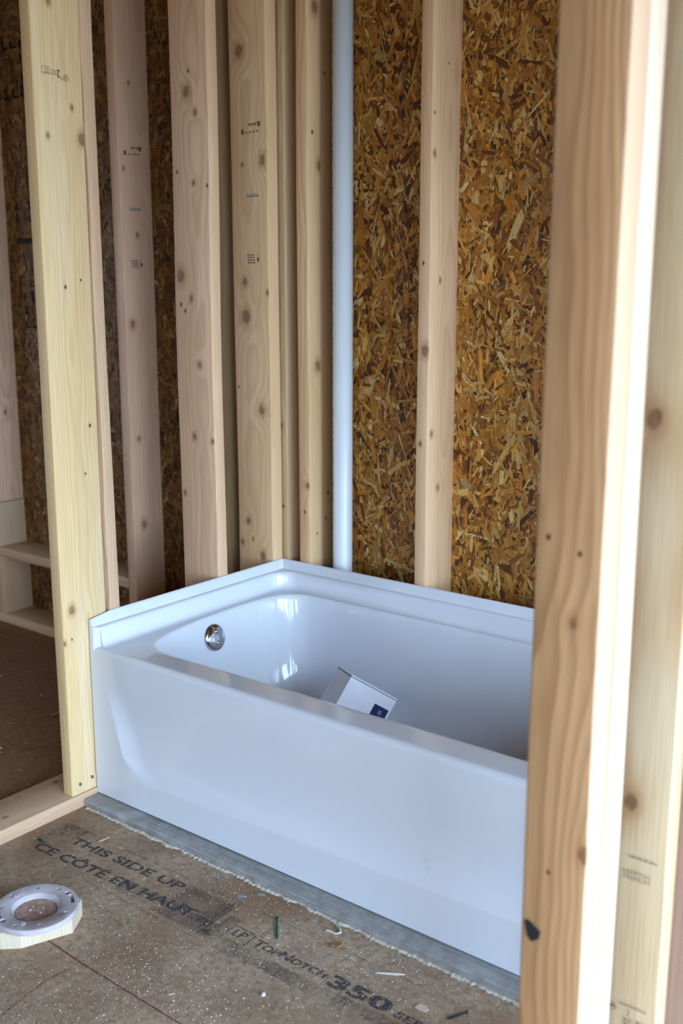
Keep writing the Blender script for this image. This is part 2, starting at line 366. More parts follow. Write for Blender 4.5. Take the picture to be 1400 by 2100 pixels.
# ---- right partition (2x4 studs) close to the camera
wr = empty('wall_right', (1.58, -.1, 0), 'nearest partition of doubled pine studs at the right', None, None, 'structure')
board('bottom_plate', 1.535, 1.624, -.522, .77, 0, .038, PINE[2], wr, along='y')
board('top_plate', 1.535, 1.624, -.522, .77, ZT, ZT+.038, PINE[1], wr, along='y')
m_a = wood('pine_a', (192, 148, 104), (146, 98, 62), K([(1.62, .643, .0098), (1.571, .603, .0028), (1.551, 1.045, .003), (1.593, 1.03, .003), (1.589, .944, .006)], 1.5795, .038), 0, seed=121., pith=(-.05, .05), spacing=.010, contrast=.6, warp=.11, spread=.04, lit_side=(204, 170, 140))
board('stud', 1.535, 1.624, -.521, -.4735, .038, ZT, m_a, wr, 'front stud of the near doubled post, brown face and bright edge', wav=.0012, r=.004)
m_a2 = wood('pine_a2', (214, 194, 174), (196, 164, 136), (), 1, seed=131., pith=(.1, .1), spacing=.008, contrast=.3)
board('stud', 1.537, 1.625, -.470, -.424, .038, ZT, m_a2, wr, 'second stud of the near doubled post, very bright edge', wav=.0012, r=.004)
m_b = wood('pine_b', (206, 182, 148), (176, 134, 92), K([(1.564, 1.163, .0116), (1.562, .582, .0111)], 1.5795, .038), 0, seed=141., pith=(.01, .11), spacing=.018, contrast=.8, warp=.08, spread=.05)
SB = board('stud', 1.535, 1.624, -.235, -.192, .038, ZT, m_b, wr, 'pale greenish pine stud with two knots and printed stamps', wav=.001)
m_d = wood('pine_d', (150, 118, 102), (122, 92, 78), (), 0, seed=151., pith=(.3, .3), spacing=.003, contrast=.4)
board('stud', 1.572, 1.661, -.189, -.151, .038, ZT, m_d, wr, 'set-over pinkish stud at the right edge of the view')
for yy in (.21, .62): board('stud', 1.535, 1.624, yy, yy+.038, .038, ZT, PINE[2], wr)

# ================================================================== BATHTUB
def tub_mat():
    t = NT('white_acrylic'); v = t.coord('Object')
    n = t.noise(v, 6., 2)
    return t.done(t.mix(n, lin(210, 212, 220), lin(214, 216, 224)), .09, Specular_IOR_Level=.55)
TUB_M = tub_mat()
TL, TW, ZD, HF, ZB = 1.524, .7652, .433, .5155, .0245
tub = empty('bathtub', (TL/2, .38, .0215), 'glossy white alcove bathtub with a flat apron and raised tiling flange', 'bathtub')
def catmull(ctrl, per):
    out = []; n = len(ctrl); P = [Vector((*c, 0)) for c in ctrl]
    for i in range(n):
        p0, p1, p2, p3 = P[i-1], P[i], P[(i+1) % n], P[(i+2) % n]
        for k in range(per):
            t = k/per
            out.append(.5*((2*p1)+(-p0+p2)*t+(2*p0-5*p1+4*p2-p3)*t*t+(-p0+3*p1-3*p2+p3)*t**3))
    return out
# opening edge and foot of the basin, matching control points (anticlockwise from front left)
open_c = [(.20, .083), (.45, .083), (.76, .083), (1.07, .083), (1.30, .085), (1.40, .11), (1.445, .18), (1.462, .30), (1.466, .42), (1.462, .54), (1.445, .64), (1.40, .695),
          (1.30, .714), (1.07, .716), (.76, .716), (.45, .716), (.20, .715), (.115, .695), (.07, .63), (.056, .52), (.058, .40), (.068, .28), (.086, .18), (.122, .107)]
foot_c = [(.36, .20), (.50, .195), (.76, .19), (.95, .195), (1.06, .205), (1.12, .225), (1.155, .26), (1.17, .33), (1.175, .40), (1.17, .47), (1.155, .53), (1.12, .57),
          (1.06, .59), (.95, .60), (.76, .605), (.50, .60), (.36, .595), (.30, .57), (.265, .53), (.25, .47), (.247, .40), (.252, .33), (.268, .27), (.305, .225)]
PER = 8
OP = catmull(open_c, PER); FT = catmull(foot_c, PER); NL = len(OP)
prof = [(0, ZD), (.006, ZD-.0003), (.016, ZD-.0018), (.028, ZD-.0055), (.038, ZD-.011), (.048, ZD-.019), (.058, ZD-.03), (.085, .375), (.118, .335), (.155, .29), (.20, .245), (.25, .207), (.31, .176), (.38, .152), (.47, .135), (.58, .124), (.72, .118), (.88, .1155), (1.0, .115)]
V = []; Fc = []
# outer rim rectangle points matched to the opening
cxm, cym = .76, .40; OUT = []
X0, X1, Y0, Y1 = .0, TL, .014, TW
for p in OP:
    dx, dy = p.x-cxm, p.y-cym
    ts = []
    if dx > 0: ts.append((X1-cxm)/dx)
    if dx < 0: ts.append((X0-cxm)/dx)
    if dy > 0: ts.append((Y1-cym)/dy)
    if dy < 0: ts.append((Y0-cym)/dy)
    t = min(q for q in ts if q > 0); OUT.append(Vector((cxm+dx*t, cym+dy*t, 0)))
for cxr, cyr in ((X0, Y0), (X1, Y0), (X1, Y1), (X0, Y1)):
    k = min(range(NL), key=lambda i: (OUT[i]-Vector((cxr, cyr, 0))).length); OUT[k] = Vector((cxr, cyr, 0))
loops = []
for f in (0, .5, .85): loops.append([Vector((o.x+(p.x-o.x)*f, o.y+(p.y-o.y)*f, ZD)) for o, p in zip(OUT, OP)])
for (wv, z) in prof: loops.append([Vector((p.x+(q.x-p.x)*wv, p.y+(q.y-p.y)*wv, z)) for p, q in zip(OP, FT)])
for lp in loops: V += lp
for i in range(len(loops)-1):
    for k in range(NL):
        Fc.append((i*NL+k, i*NL+(k+1) % NL, (i+1)*NL+(k+1) % NL, (i+1)*NL+k))
Fc.append(tuple((len(loops)-1)*NL+k for k in range(NL)))
# rounded front nose of the rim, from the deck edge down to the apron
NX = 60; R_ = .014; base = len(V)
for j in range(7):
    a = math.radians(90*j/6)
    for i in range(NX+1): V.append(Vector((TL*i/NX, Y0-R_*math.sin(a), ZD-R_+R_*math.cos(a))))
for j in range(6):
    for i in range(NX): Fc.append((base+j*(NX+1)+i, base+(j+1)*(NX+1)+i, base+(j+1)*(NX+1)+i+1, base+j*(NX+1)+i+1))
shell = mesh_obj('basin', V, Fc, TUB_M, tub, smooth=True)
bmx = bmesh.new(); bmx.from_mesh(shell.data); bmesh.ops.recalc_face_normals(bmx, faces=bmx.faces[:]); bmx.to_mesh(shell.data); bmx.free()
shell.data.set_sharp_from_angle(angle=math.radians(60))
# apron with a softly recessed panel
def sstep(a, b, x):
    t = max(0, min(1, (x-a)/(b-a))); return t*t*(3-2*t)
def apron_y(x, z):
    def side(xx):
        xl = .066 + (.30-z)*.30 + .06*sstep(.16, .09, z)
        return max(0, min(1, (xx-xl)/.075))
    f = lambda q: math.sin(min(1, q)*math.pi/2)
    zb = .098+.03*x
    return .013*f(side(x))*f(side(TL-x))*f(max(0, (z-zb))/.07)*sstep(.395, .22, z)
xg = list(np.unique(np.round(np.concatenate([np.linspace(0, TL, 60), np.linspace(.03, .28, 110), TL-np.linspace(.03, .28, 110)]), 4)))
zg = list(np.linspace(ZB, .20, 48)) + list(np.linspace(.205, ZD-R_, 36))
V = [(x, apron_y(x, z), z) for z in zg for x in xg]; nx = len(xg)
Fc = [(j*nx+i, j*nx+i+1, (j+1)*nx+i+1, (j+1)*nx+i) for j in range(len(zg)-1) for i in range(nx-1)]
b0 = len(V)   # returns along the two ends and the bottom edge
for z in zg: V += [(0, .05, z), (TL, .05, z)]
for j in range(len(zg)-1):
    Fc.append((j*nx, (j+1)*nx, b0+2*(j+1), b0+2*j)); Fc.append((j*nx+nx-1, b0+2*j+1, b0+2*j+3, (j+1)*nx+nx-1))
b1 = len(V)
for x in xg: V.append((x, .012, ZB))
for i in range(nx-1): Fc.append((i, b1+i, b1+i+1, i+1))
def apron_mat():
    t = NT('white_acrylic_apron'); v = t.coord('Object'); x, y, z = t.sep(v)
    n = t.noise(v, 6., 2); c = t.mix(n, lin(210, 212, 220), lin(214, 216, 223))
    # dried smear and scuffs near the right
    a = t.noise(v, 260., 3, .7); b_ = t.noise(v, 16., 3, .6)
    dx = (x-1.035-(z-.2)*(-.35))*(1/.014); dz = (z-.185)*(1/.05)
    m = t.mapr(t.math('SQRT', dx*dx+dz*dz)+b_*1.2, .5, 1.6, 1., 0.)*t.mapr(a, .45, .6)
    c = t.mix(m*.32, c, lin(176, 150, 122))
    return t.done(c, .10, Specular_IOR_Level=.55)
ap = mesh_obj('apron', V, Fc, apron_mat(), tub)
bmx = bmesh.new(); bmx.from_mesh(ap.data); bmesh.ops.recalc_face_normals(bmx, faces=bmx.faces[:]); bmx.to_mesh(ap.data); bmx.free()
sharp(ap, 30)
# flange and ledge: swept round left, back and right
FP = [(.0, ZD-.0135), (.0, HF-.004), (.001, HF-.001), (.004, HF), (.0065, HF-.001), (.0085, HF-.004), (.0120, .489), (.0128, .4868), (.0150, .4862), (.0205, .4855), (.0230, .4845), (.0245, .482), (.0262, .475), (.0285, .460), (.0305, .4475), (.0335, .4395), (.0380, .4352), (.0440, .4338), (.052, ZD+.0003)]
def path(s, i_end):
    rr = max(.0005, 0 if s < .0145 else min(.062, (s-.0145)*9)) 
    ya = 0.0 if s < .014 else min(.016, (s-.014)*1.6)
    pts = []
    for k in range(12): pts.append((s, ya+(TW-s-rr-ya)*k/11.))
    for k in range(1, 10):
        a = math.pi-math.pi/2*k/10.; pts.append((s+rr+rr*math.cos(a), TW-s-rr+rr*math.sin(a)))
    for k in range(16): pts.append((s+rr+(TL-2*s-2*rr)*k/15., TW-s))
    for k in range(1, 10):
        a = math.pi/2-math.pi/2*k/10.; pts.append((TL-s-rr+rr*math.cos(a), TW-s-rr+rr*math.sin(a)))
    for k in range(12): pts.append((TL-s, TW-s-rr-(TW-s-rr-ya)*k/11.))
    return pts
V = []; Fc = []; npth = len(path(0, 0)); nf = len(FP)
for (s, z) in FP:
    for (x, y) in path(s, 0):
        zz = z
        if y < .012 and s < .012 and z > .49: zz = z-(.012-y)*.8     # clipped front corner of the lip
        V.append((x, y, zz))
for j in range(nf-1):
    for i in range(npth-1): Fc.append((j*npth+i, j*npth+i+1, (j+1)*npth+i+1, (j+1)*npth+i))
for e in (0, npth-1):
    b0 = len(V)
    for j in range(nf): x, y, z = V[j*npth+e]; V.append((x, y, ZD-.0135))
    for j in range(nf-1): Fc.append((j*npth+e, (j+1)*npth+e, b0+j+1, b0+j))
flg = mesh_obj('tiling_flange', V, Fc, TUB_M, tub)
bmx = bmesh.new(); bmx.from_mesh(flg.data); bmesh.ops.recalc_face_normals(bmx, faces=bmx.faces[:]); bmx.to_mesh(flg.data); bmx.free()
sharp(flg, 38)
bm_obj('support_foot', box_bm(.30, 1.12, .22, .57, .0215, .112), plain('pan_grey', lin(150, 150, 150), .8), tub)
bm_obj('support_foot', box_bm(.01, 1.51, .016, .05, .0215, .05), bpy.data.materials['pan_grey'], tub)
bm_obj('support_foot', box_bm(.01, 1.51, .735, .755, .0215, .36), bpy.data.materials['pan_grey'], tub)
# overflow plate on the drain end
CHROME = plain('polished_chrome', lin(190, 190, 192), .09, Metallic=1.0)
def lathe(profile, n=48):
    bm = bmesh.new(); rings = []
    for (r, z) in profile:
        if r < 1e-6: rings.append([bm.verts.new((0, 0, z))])
        else: rings.append([bm.verts.new((r*math.cos(2*math.pi*k/n), r*math.sin(2*math.pi*k/n), z)) for k in range(n)])
    for a, b in zip(rings[:-1], rings[1:]):
        for k in range(n):
            k2 = (k+1) % n
            if len(a) == 1: bm.faces.new((a[0], b[k], b[k2]))
            elif len(b) == 1: bm.faces.new((a[k], a[k2], b[0]))
            else: bm.faces.new((a[k], a[k2], b[k2], b[k]))
    bmesh.ops.recalc_face_normals(bm, faces=bm.faces[:])
    return bm
nrm = Vector((.97, .0, .26)).normalized()
oc = Vector((.0815, .374, .374))
rotq = nrm.to_track_quat('Z', 'Y').to_euler()
ov = bm_obj('overflow_plate', lathe([(.0375, -.006), (.0385, 0), (.038, .0035), (.0355, .006), (.03, .0072), (.015, .0085), (0, .009)]), CHROME, tub, oc, True)
ov.rotation_euler = rotq; ov['label'] = 'round chrome overflow plate with two screws'
for s in (-1, 1):
    sc = bm_obj('screw', lathe([(.0058, 0), (.0056, .002), (.004, .0036), (0, .0042)], 20), CHROME, ov, (0, 0, 0), True)
    sc.location = (0.004, s*.0165, .0075)

# carton lying in the tub
def carton():
    P2 = Vector((.475, .5, .312)); e1 = Vector((-.86, .505, -.077)); e2 = Vector((.459, .697, -.551)); e3 = Vector((-.225, -.509, -.831))
    a, b, c = .100, .160, .117
    R = Matrix((e1, e2, e3)).transposed().to_4x4()
    root = empty('carton', P2+e1*a/2+e2*b/2+e3*c, 'small white cardboard carton with a navy label lying in the tub', 'box')
    card = NT('white_card'); n = card.noise(card.coord('Object'), 40., 3); card = card.done(card.mix(n, lin(214, 212, 222), lin(228, 226, 234)), .55)
    o = bm_obj('body', box_bm(0, a, 0, b, .0022, c, .0012), card, root); o.matrix_local = Matrix.Translation(P2-root.location) @ R
    o = bm_obj('lid', box_bm(-.0006, a+.0006, -.0006, b+.0006, -.0032, .0006, .0006), card, root); o.matrix_local = Matrix.Translation(P2-root.location) @ R
    dk = plain('carton_shadow_gap', lin(40, 44, 40), .8)
    o = bm_obj('lid_gap', box_bm(-.0009, a*.99, -.0009, .0, .0004, .0022), dk, root); o.matrix_local = Matrix.Translation(P2-root.location) @ R
    o = bm_obj('lid_gap', box_bm(-.0002, .002, .0, b*.99, .0006, .0016), dk, root); o.matrix_local = Matrix.Translation(P2-root.location) @ R
    navy = plain('navy_print', lin(20, 24, 72), .45)
    # face x = 0 (front): label in the far lower corner
    o = bm_obj('printed_label', box_bm(-.0004, .0002, .104, .1525, .036, .092), navy, root); o.matrix_local = Matrix.Translation(P2-root.location) @ R
    ink = plain('label_ink', lin(150, 156, 200), .5)
    bm = bmesh.new()
    for k in range(4):
        q = box_bm(-.0006, -.0003, .1235+.0022*(k % 2), .1355, .047+k*.0034, .0486+k*.0034)
        me = bpy.data.meshes.new('tmp'); q.to_mesh(me); q.free(); bm.from_mesh(me); bpy.data.meshes.remove(me)
    pl = bm_obj('label_lettering', bm, ink, o)
    pl.location = (0, 0, 0)
carton()

# ================================================================== PIPE
def pipe():
    pm = NT('white_pvc'); n = pm.noise(pm.coord('Object'), 12., 2); pm = pm.done(pm.mix(n, lin(214, 218, 222), lin(226, 229, 232)), .32)
    root = empty('vent_pipe', (.182, .838, .038), 'white plastic vent pipe standing behind the tub', 'pipe')
    bm_obj('tube', lathe([(.030, 0), (.030, 2.5), (.027, 2.5), (.027, 0)], 40), pm, root, (.182, .838, .038), True)
    ink = plain('pipe_ink', lin(70, 66, 62), .6); bm = bmesh.new()
    random.seed(3)
    z = .3; th0 = math.radians(-127)      # row of fine print up the left side of the pipe
    while z < 2.15:
        if random.random() < .82:
            h = random.uniform(.002, .006); wd = random.uniform(.05, .12)
            vs = []
            for (dt, dz) in ((-wd, 0), (wd*random.uniform(.3, 1), 0), (wd*random.uniform(.3, 1), h), (-wd, h)):
                vs.append(bm.verts.new((.0302*math.cos(th0+dt), .0302*math.sin(th0+dt), z+dz)))
            bm.faces.new(vs)
        z += random.choice((.005, .006, .007, .008, .02))
    bm_obj('pipe_print', bm, ink, root, (.182, .838, 0))['kind'] = 'stuff'
pipe()

# ================================================================== STRIP AND SEALANT IN FRONT OF THE TUB
def strip():
    t = NT('grey_board'); v = t.coord('Object'); x, y, z = t.sep(v)
    n = t.noise(v, 30., 4, .65); f = t.noise(t.comb(x*3., y*200., z*260.), 1., 3, .6); w_ = t.noise(v, 9., 3, .6)
    c = t.mix(t.mapr(n, .3, .7), lin(134, 130, 128), lin(158, 156, 154))
    c = t.mix(t.mapr(f, .45, .7, 0., .5), c, lin(92, 94, 98)); c = t.mix(t.mapr(w_, .58, .72, 0., .5), c, lin(176, 180, 184))
    t.bump(n+f, .4, .0008); m = t.done(c, .6)
    bm = bmesh.new(); nseg = 120; rows = []
    for i in range(nseg+1):
        xx = .002+(1.53-.002)*i/nseg
        j = RNG.normal(0, .0006, 4)
        rows.append([bm.verts.new(q) for q in ((xx, -.046+j[0], 0), (xx, -.0465+j[1], .0165), (xx, -.044+j[2], .0208), (xx, -.040+j[3], .0215), (xx, .062, .0215), (xx, .062, 0))])
    for a, b in zip(rows[:-1], rows[1:]):
        for k in range(6): bm.faces.new((a[k], b[k], b[(k+1) % 6], a[(k+1) % 6]))
    bm.faces.new(rows[0]); bm.faces.new(rows[-1][::-1])
    bmesh.ops.recalc_face_normals(bm, faces=bm.faces[:])
    o = bm_obj('base_strip', bm, m, None, (0, 0, 0)); sharp(o, 30)
    tag(o, 'long grey board strip along the foot of the tub apron', 'strip')
    # sealant bead squeezed out along its foot
    cm = NT('cream_sealant'); n = cm.noise(cm.coord('Object'), 90., 3); cm.bump(n, .6, .002); cm = cm.done(cm.mix(n, lin(168, 156, 140), lin(206, 200, 190)), .6)
    bm = bmesh.new(); rows = []; nseg = 420; yo = 0
    for i in range(nseg+1):
        xx = .012+(1.52-.012)*i/nseg
        yo = .86*yo+RNG.normal(0, .0009); wdt = max(.001, .0035+.003*math.sin(xx*23)*math.sin(xx*61)+RNG.normal(0, .0016)); hh = .0028+abs(RNG.normal(0, .0013))
        if RNG.random() < .03: wdt += .005
        yc = -.0475
        rows.append([bm.verts.new(q) for q in ((xx, yc+.003, .0001), (xx, yc+.002, hh*1.3), (xx, yc-wdt*.5, hh+yo*.2), (xx, yc-wdt+yo, hh*.5), (xx, yc-wdt-.001+yo, .0001))])
    for a, b in zip(rows[:-1], rows[1:]):
        for k in range(4): bm.faces.new((a[k], b[k], b[k+1], a[k+1]))
    bmesh.ops.recalc_face_normals(bm, faces=bm.faces[:])
    tag(bm_obj('sealant_bead', bm, cm, None, (0, 0, 0), True), 'rough cream sealant bead between grey strip and subfloor', 'sealant')
strip()

# ================================================================== TOILET FLANGE ON ITS BLOCK
def toilet_flange():
    C = Vector((.357, -.4585, 0))
    wm = wood('pine_block', (206, 190, 168), (184, 158, 128), [], 0, seed=171., pith=(.2, .02), spacing=.004, contrast=.5)
    pts = [(.004, -.095), (.036, -.066), (.077, .034), (.040, .090)]; pts += [(-a, -b) for a, b in pts]
    bm = bmesh.new(); lo = [bm.verts.new((a, b, 0)) for a, b in pts]; hi = [bm.verts.new((a, b, .038)) for a, b in pts]; n = len(pts)
    for k in range(n): bm.faces.new((lo[k], lo[(k+1) % n], hi[(k+1) % n], hi[k]))
    bm.faces.new(hi); bm.faces.new(lo[::-1])
    bmesh.ops.bevel(bm, geom=bm.edges[:], offset=.001, segments=1, affect='EDGES')
    blk = bm_obj('wood_block', bm, wm, None, C)
    tag(blk, 'angular pine block under the white toilet flange', 'block')
    pv = NT('flange_plastic'); v = pv.coord('Object'); n1 = pv.noise(v, 26., 3); n2 = pv.noise(v, 300., 3, .7)
    c = pv.mix(pv.mapr(n1, .4, .7), lin(186, 176, 184), lin(166, 154, 156)); c = pv.mix(pv.mapr(n2, .62, .72, 0., .8), c, lin(170, 148, 130)); pv = pv.done(c, .42)
    root = empty('toilet_flange', C+Vector((0, 0, .038)), 'round white plastic toilet flange on a wood block', 'flange')
    ring = bm_obj('ring', lathe([(.0515, .0025), (.052, .0118), (.0535, .0128), (.0875, .0128), (.089, .0115), (.0892, .0015), (.0885, 0), (.0515, 0)], 96), pv, root, C+Vector((0, 0, .038)))
    # slots and screw holes cut through the ring
    cut = bmesh.new()
    def prism(poly):
        a = [cut.verts.new((x, y, -.01)) for x, y in poly]; b = [cut.verts.new((x, y, .03)) for x, y in poly]; m = len(poly)
        for k in range(m): cut.faces.new((a[k], a[(k+1) % m], b[(k+1) % m], b[k]))
        cut.faces.new(b); cut.faces.new(a[::-1])
    def arc_slot(a0, a1, rm, wd):
        A = [math.radians(a0+(a1-a0)*k/14) for k in range(15)]
        prism([((rm+wd)*math.cos(q), (rm+wd)*math.sin(q)) for q in A]+[((rm-wd)*math.cos(q), (rm-wd)*math.sin(q)) for q in A[::-1]])
    def hole(ang, rm, r):
        cx, cy = rm*math.cos(math.radians(ang)), rm*math.sin(math.radians(ang))
        prism([(cx+r*math.cos(2*math.pi*k/16), cy+r*math.sin(2*math.pi*k/16)) for k in range(16)])
    for base in (52, 232):
        arc_slot(base-4, base+22, .0765, .0036); hole(base+30, .0755, .0068)
    for ang in (103, 140, 188, 330, 290, 20, 222): hole(ang, .074, .0042)
    bmesh.ops.recalc_face_normals(cut, faces=cut.faces[:])
    cm_ = bpy.data.meshes.new('cutter'); cut.to_mesh(cm_); cut.free(); co = bpy.data.objects.new('cutter', cm_); COL.objects.link(co); co.location = C+Vector((0, 0, .038))
    md = ring.modifiers.new('b', 'BOOLEAN'); md.object = co; md.operation = 'DIFFERENCE'; md.solver = 'EXACT'
    bpy.context.view_layer.update()
    dg = bpy.context.evaluated_depsgraph_get(); nm = bpy.data.meshes.new_from_object(ring.evaluated_get(dg))
    ring.modifiers.clear(); ring.data = nm; bpy.data.objects.remove(co); sharp(ring, 35)
    bm_obj('hub', lathe([(.0518, .0127), (.0505, .0118), (.0440, .0030), (.0436, .0004), (.0514, .0004)], 64), pv, root, C+Vector((0, 0, .038)), True)
    cp = NT('dusty_cap'); n = cp.noise(cp.coord('Object'), 55., 4, .6); cp.bump(n, .3, .001); cp = cp.done(cp.mix(cp.mapr(n, .35, .65), lin(176, 150, 140), lin(150, 112, 90)), .55)
    cap = bm_obj('knockout_cap', lathe([(.0438, .0016), (.0425, .0034), (.0405, .0022), (.038, .0014), (0, .0014)], 56), cp, root, C+Vector((0, 0, .038)), True)
    cap['label'] = 'dusty tan knockout cap'
    for (dx, dy, r) in ((-.012, -.006, .0032), (-.018, .006, .0022), (.013, .002, .0028), (.004, .016, .002)):
        bm_obj('cap_pip', lathe([(r, 0), (r*.9, r*.6), (0, r)], 14), pv, cap, C+Vector((dx, dy, .038+.0014)), True)
    for ang, rr in ((182, .067), (300, .064)):
        bm_obj('ring_boss', lathe([(.0052, 0), (.005, .0012), (.003, .0014), (.0028, .0004), (0, .0004)], 18), pv, root, C+Vector((rr*math.cos(math.radians(ang)), rr*math.sin(math.radians(ang)), .038+.0128)), True)
    inkm = plain('flange_print', lin(120, 116, 122), .6); bm = bmesh.new()
    for k in range(5):
        q = [bm.verts.new(p) for p in ((.062+k*.0019, -.012-k*.0002, 0), (.0632+k*.0019, -.012, 0), (.0632+k*.0019, .002, 0), (.062+k*.0019, .002, 0))]; bm.faces.new(q)
    bm_obj('moulded_print', bm, inkm, root, C+Vector((0.002, .02, .038+.0130)))
toilet_flange()

# ================================================================== INK: floor print and timber stamps
def ink_mat(name, col, lo=.42, hi=.6, scale=160., keep=1.0, big=None):
    t = NT(name); g = t.n.new('ShaderNodeNewGeometry'); v = g.outputs['Position']
    n = t.noise(v, scale, 4, .7); a = t.mapr(n, lo, hi, keep, 0.)
    if big: a = a*t.mapr(t.noise(v, big, 3, .6), .30, .68, 0., 1.)
    t.done(col, .75, Alpha=a); return t.m
FINK = ink_mat('floor_ink', lin(52, 52, 56), .44, .68, 190., .9, None)
FINK_SOFT = ink_mat('floor_ink_smear', lin(66, 66, 70), .36, .72, 150., .62, 9.)
FINK_THIN = ink_mat('floor_ink_line', lin(46, 44, 46), .45, .6, 120., .9, 18.)
def text_mesh(name, txt, mat, parent, origin, ux, uy, width, height, bold=0., lift=.0004, shear=0., caps=False):
    """Lettering as a flat mesh: runs along ux, stands along uy, fitted to width x height."""
    cu = bpy.data.curves.new('t', 'FONT'); cu.body = txt; cu.offset = bold; cu.shear = shear; cu.resolution_u = 3
    if caps:
        cu.small_caps_scale = .78
        for i_, ch in enumerate(txt): cu.body_format[i_].use_small_caps = ch.islower()
    to = bpy.data.objects.new('t', cu); COL.objects.link(to); bpy.context.view_layer.update()
    dg = bpy.context.evaluated_depsgraph_get(); me = bpy.data.meshes.new_from_object(to.evaluated_get(dg))
    bpy.data.objects.remove(to)
    co = np.array([v.co[:] for v in me.vertices]); mn, mx = co.min(0), co.max(0)
    ux = Vector(ux); uy = Vector(uy); nz = ux.cross(uy).normalized()
    for v in me.vertices:
        a = (v.co.x-mn[0])/(mx[0]-mn[0])*width; b = (v.co.y-mn[1])/(mx[1]-mn[1])*height
        v.co = ux*a+uy*b+nz*lift
    me.materials.clear(); me.materials.append(mat); me.name = name
    return put(bpy.data.objects.new(name, me), parent, origin)
def quad(name, mat, parent, origin, ux, uy, wd, ht, lift=.0003):
    ux = Vector(ux); uy = Vector(uy); nz = ux.cross(uy).normalized()*lift
    return mesh_obj(name, [nz, ux*wd+nz, ux*wd+uy*ht+nz, uy*ht+nz], [(0, 1, 2, 3)], mat, parent, origin)
EX, EY, EZ = (1, 0, 0), (0, 1, 0), (0, 0, 1)
tsk = Vector((1, .035, 0)).normalized()
text_mesh('print_line', 'THIS SIDE UP', FINK, fl, (.118, -.190, 0), Vector((1, .045, 0)).normalized(), EY, .375, .030, .028)
text_mesh('print_line', 'CE C\u00d4T\u00c9 EN HAUT', FINK, fl, (.068, -.262, 0), Vector((1, .055, 0)).normalized(), EY, .52, .040, .028)
text_mesh('print_line', 'LP', FINK, fl, (.700, -.2215, 0), EX, EY, .036, .024, .02, shear=.1)
text_mesh('print_line', 'TopNotch', FINK, fl, (.762, -.222, 0), Vector((1, .03, 0)).normalized(), EY, .19, .025, .026, shear=.12, caps=True)
text_mesh('print_line', '350', FINK, fl, (.962, -.2285, 0), Vector((1, .02, 0)).normalized(), EY, .146, .039, .045)
text_mesh('print_line', 'SERIES', FINK, fl, (1.122, -.2235, 0), EX, EY, .118, .021, .03)
quad('print_bar', FINK_THIN, fl, (.06, -.130, 0), Vector((1, .012, 0)).normalized(), EY, 1.20, .0022)
quad('print_bar', FINK_THIN, fl, (.28, -.277, 0), EX, EY, .52, .002)
quad('print_bar', FINK_SOFT, fl, (.36, -.262, 0), EX, EY, .30, .05, .0002)
quad('print_bar', FINK_SOFT, fl, (.50, -.235, 0), EX, EY, .14, .095, .00025)
quad('print_bar', FINK_SOFT, fl, (.645, -.272, 0), EX, EY, .39, .036, .0002)
quad('print_bar', FINK_SOFT, fl, (.655, -.255, 0), EX, EY, .032, .085, .0002)
quad('print_bar', FINK_SOFT, fl, (.04, -.20, 0), EX, EY, .08, .075, .0002)
quad('print_bar', FINK, fl, (.690, -.1925, 0), EX, EY, .052, .003)
quad('print_bar', FINK, fl, (.688, -.240, 0), EX, EY, .003, .05)
quad('print_bar', FINK, fl, (.748, -.234, 0), EX, EY, .003, .04)
quad('print_bar', FINK_THIN, fl, (.628, -.268, 0), EX, EY, .003, .14)
quad('print_bar', FINK_THIN, fl, (.640, -.268, 0), EX, EY, .003, .14)
quad('print_bar', FINK_THIN, fl, (.955, -.262, 0), EX, EY, .003, .06)
quad('print_bar', FINK_SOFT, fl, (.96, -.260, 0), EX, EY, .20, .03, .0002)
CH = ink_mat('red_chalk', lin(104, 30, 30), .48, .68, 120., .95)
CH2 = ink_mat('red_chalk_faint', lin(120, 62, 50), .42, .6, 120., .7)
def ribbon(name, mat, parent, pts, wd, lift=.0004):
    V = []; Fc = []
    for i, p in enumerate(pts):
        p = Vector((*p, 0)); q = Vector((*pts[min(i+1, len(pts)-1)], 0))-Vector((*pts[max(i-1, 0)], 0)); nn = Vector((-q.y, q.x, 0)).normalized()
        V += [p+nn*wd/2+Vector((0, 0, lift)), p-nn*wd/2+Vector((0, 0, lift))]
    for i in range(len(pts)-1): Fc.append((2*i, 2*i+1, 2*i+3, 2*i+2))
    return mesh_obj(name, V, Fc, mat, parent)
ribbon('chalk_line', CH, fl, [(.40, -.4720), (.53, -.4790), (.68, -.4805), (.86, -.4835)], .0032)
ribbon('chalk_line', CH2, fl, [(.525, -.500), (.52, -.56), (.528, -.62), (.54, -.68)], .004)

SINK = ink_mat('stamp_ink', lin(58, 54, 54), .5, .75, 500., .8)
SINK_L = ink_mat('stamp_ink_pale', lin(92, 84, 78), .5, .75, 500., .75)
TEAL = ink_mat('stamp_ink_teal', lin(70, 130, 140), .5, .75, 400., .8)
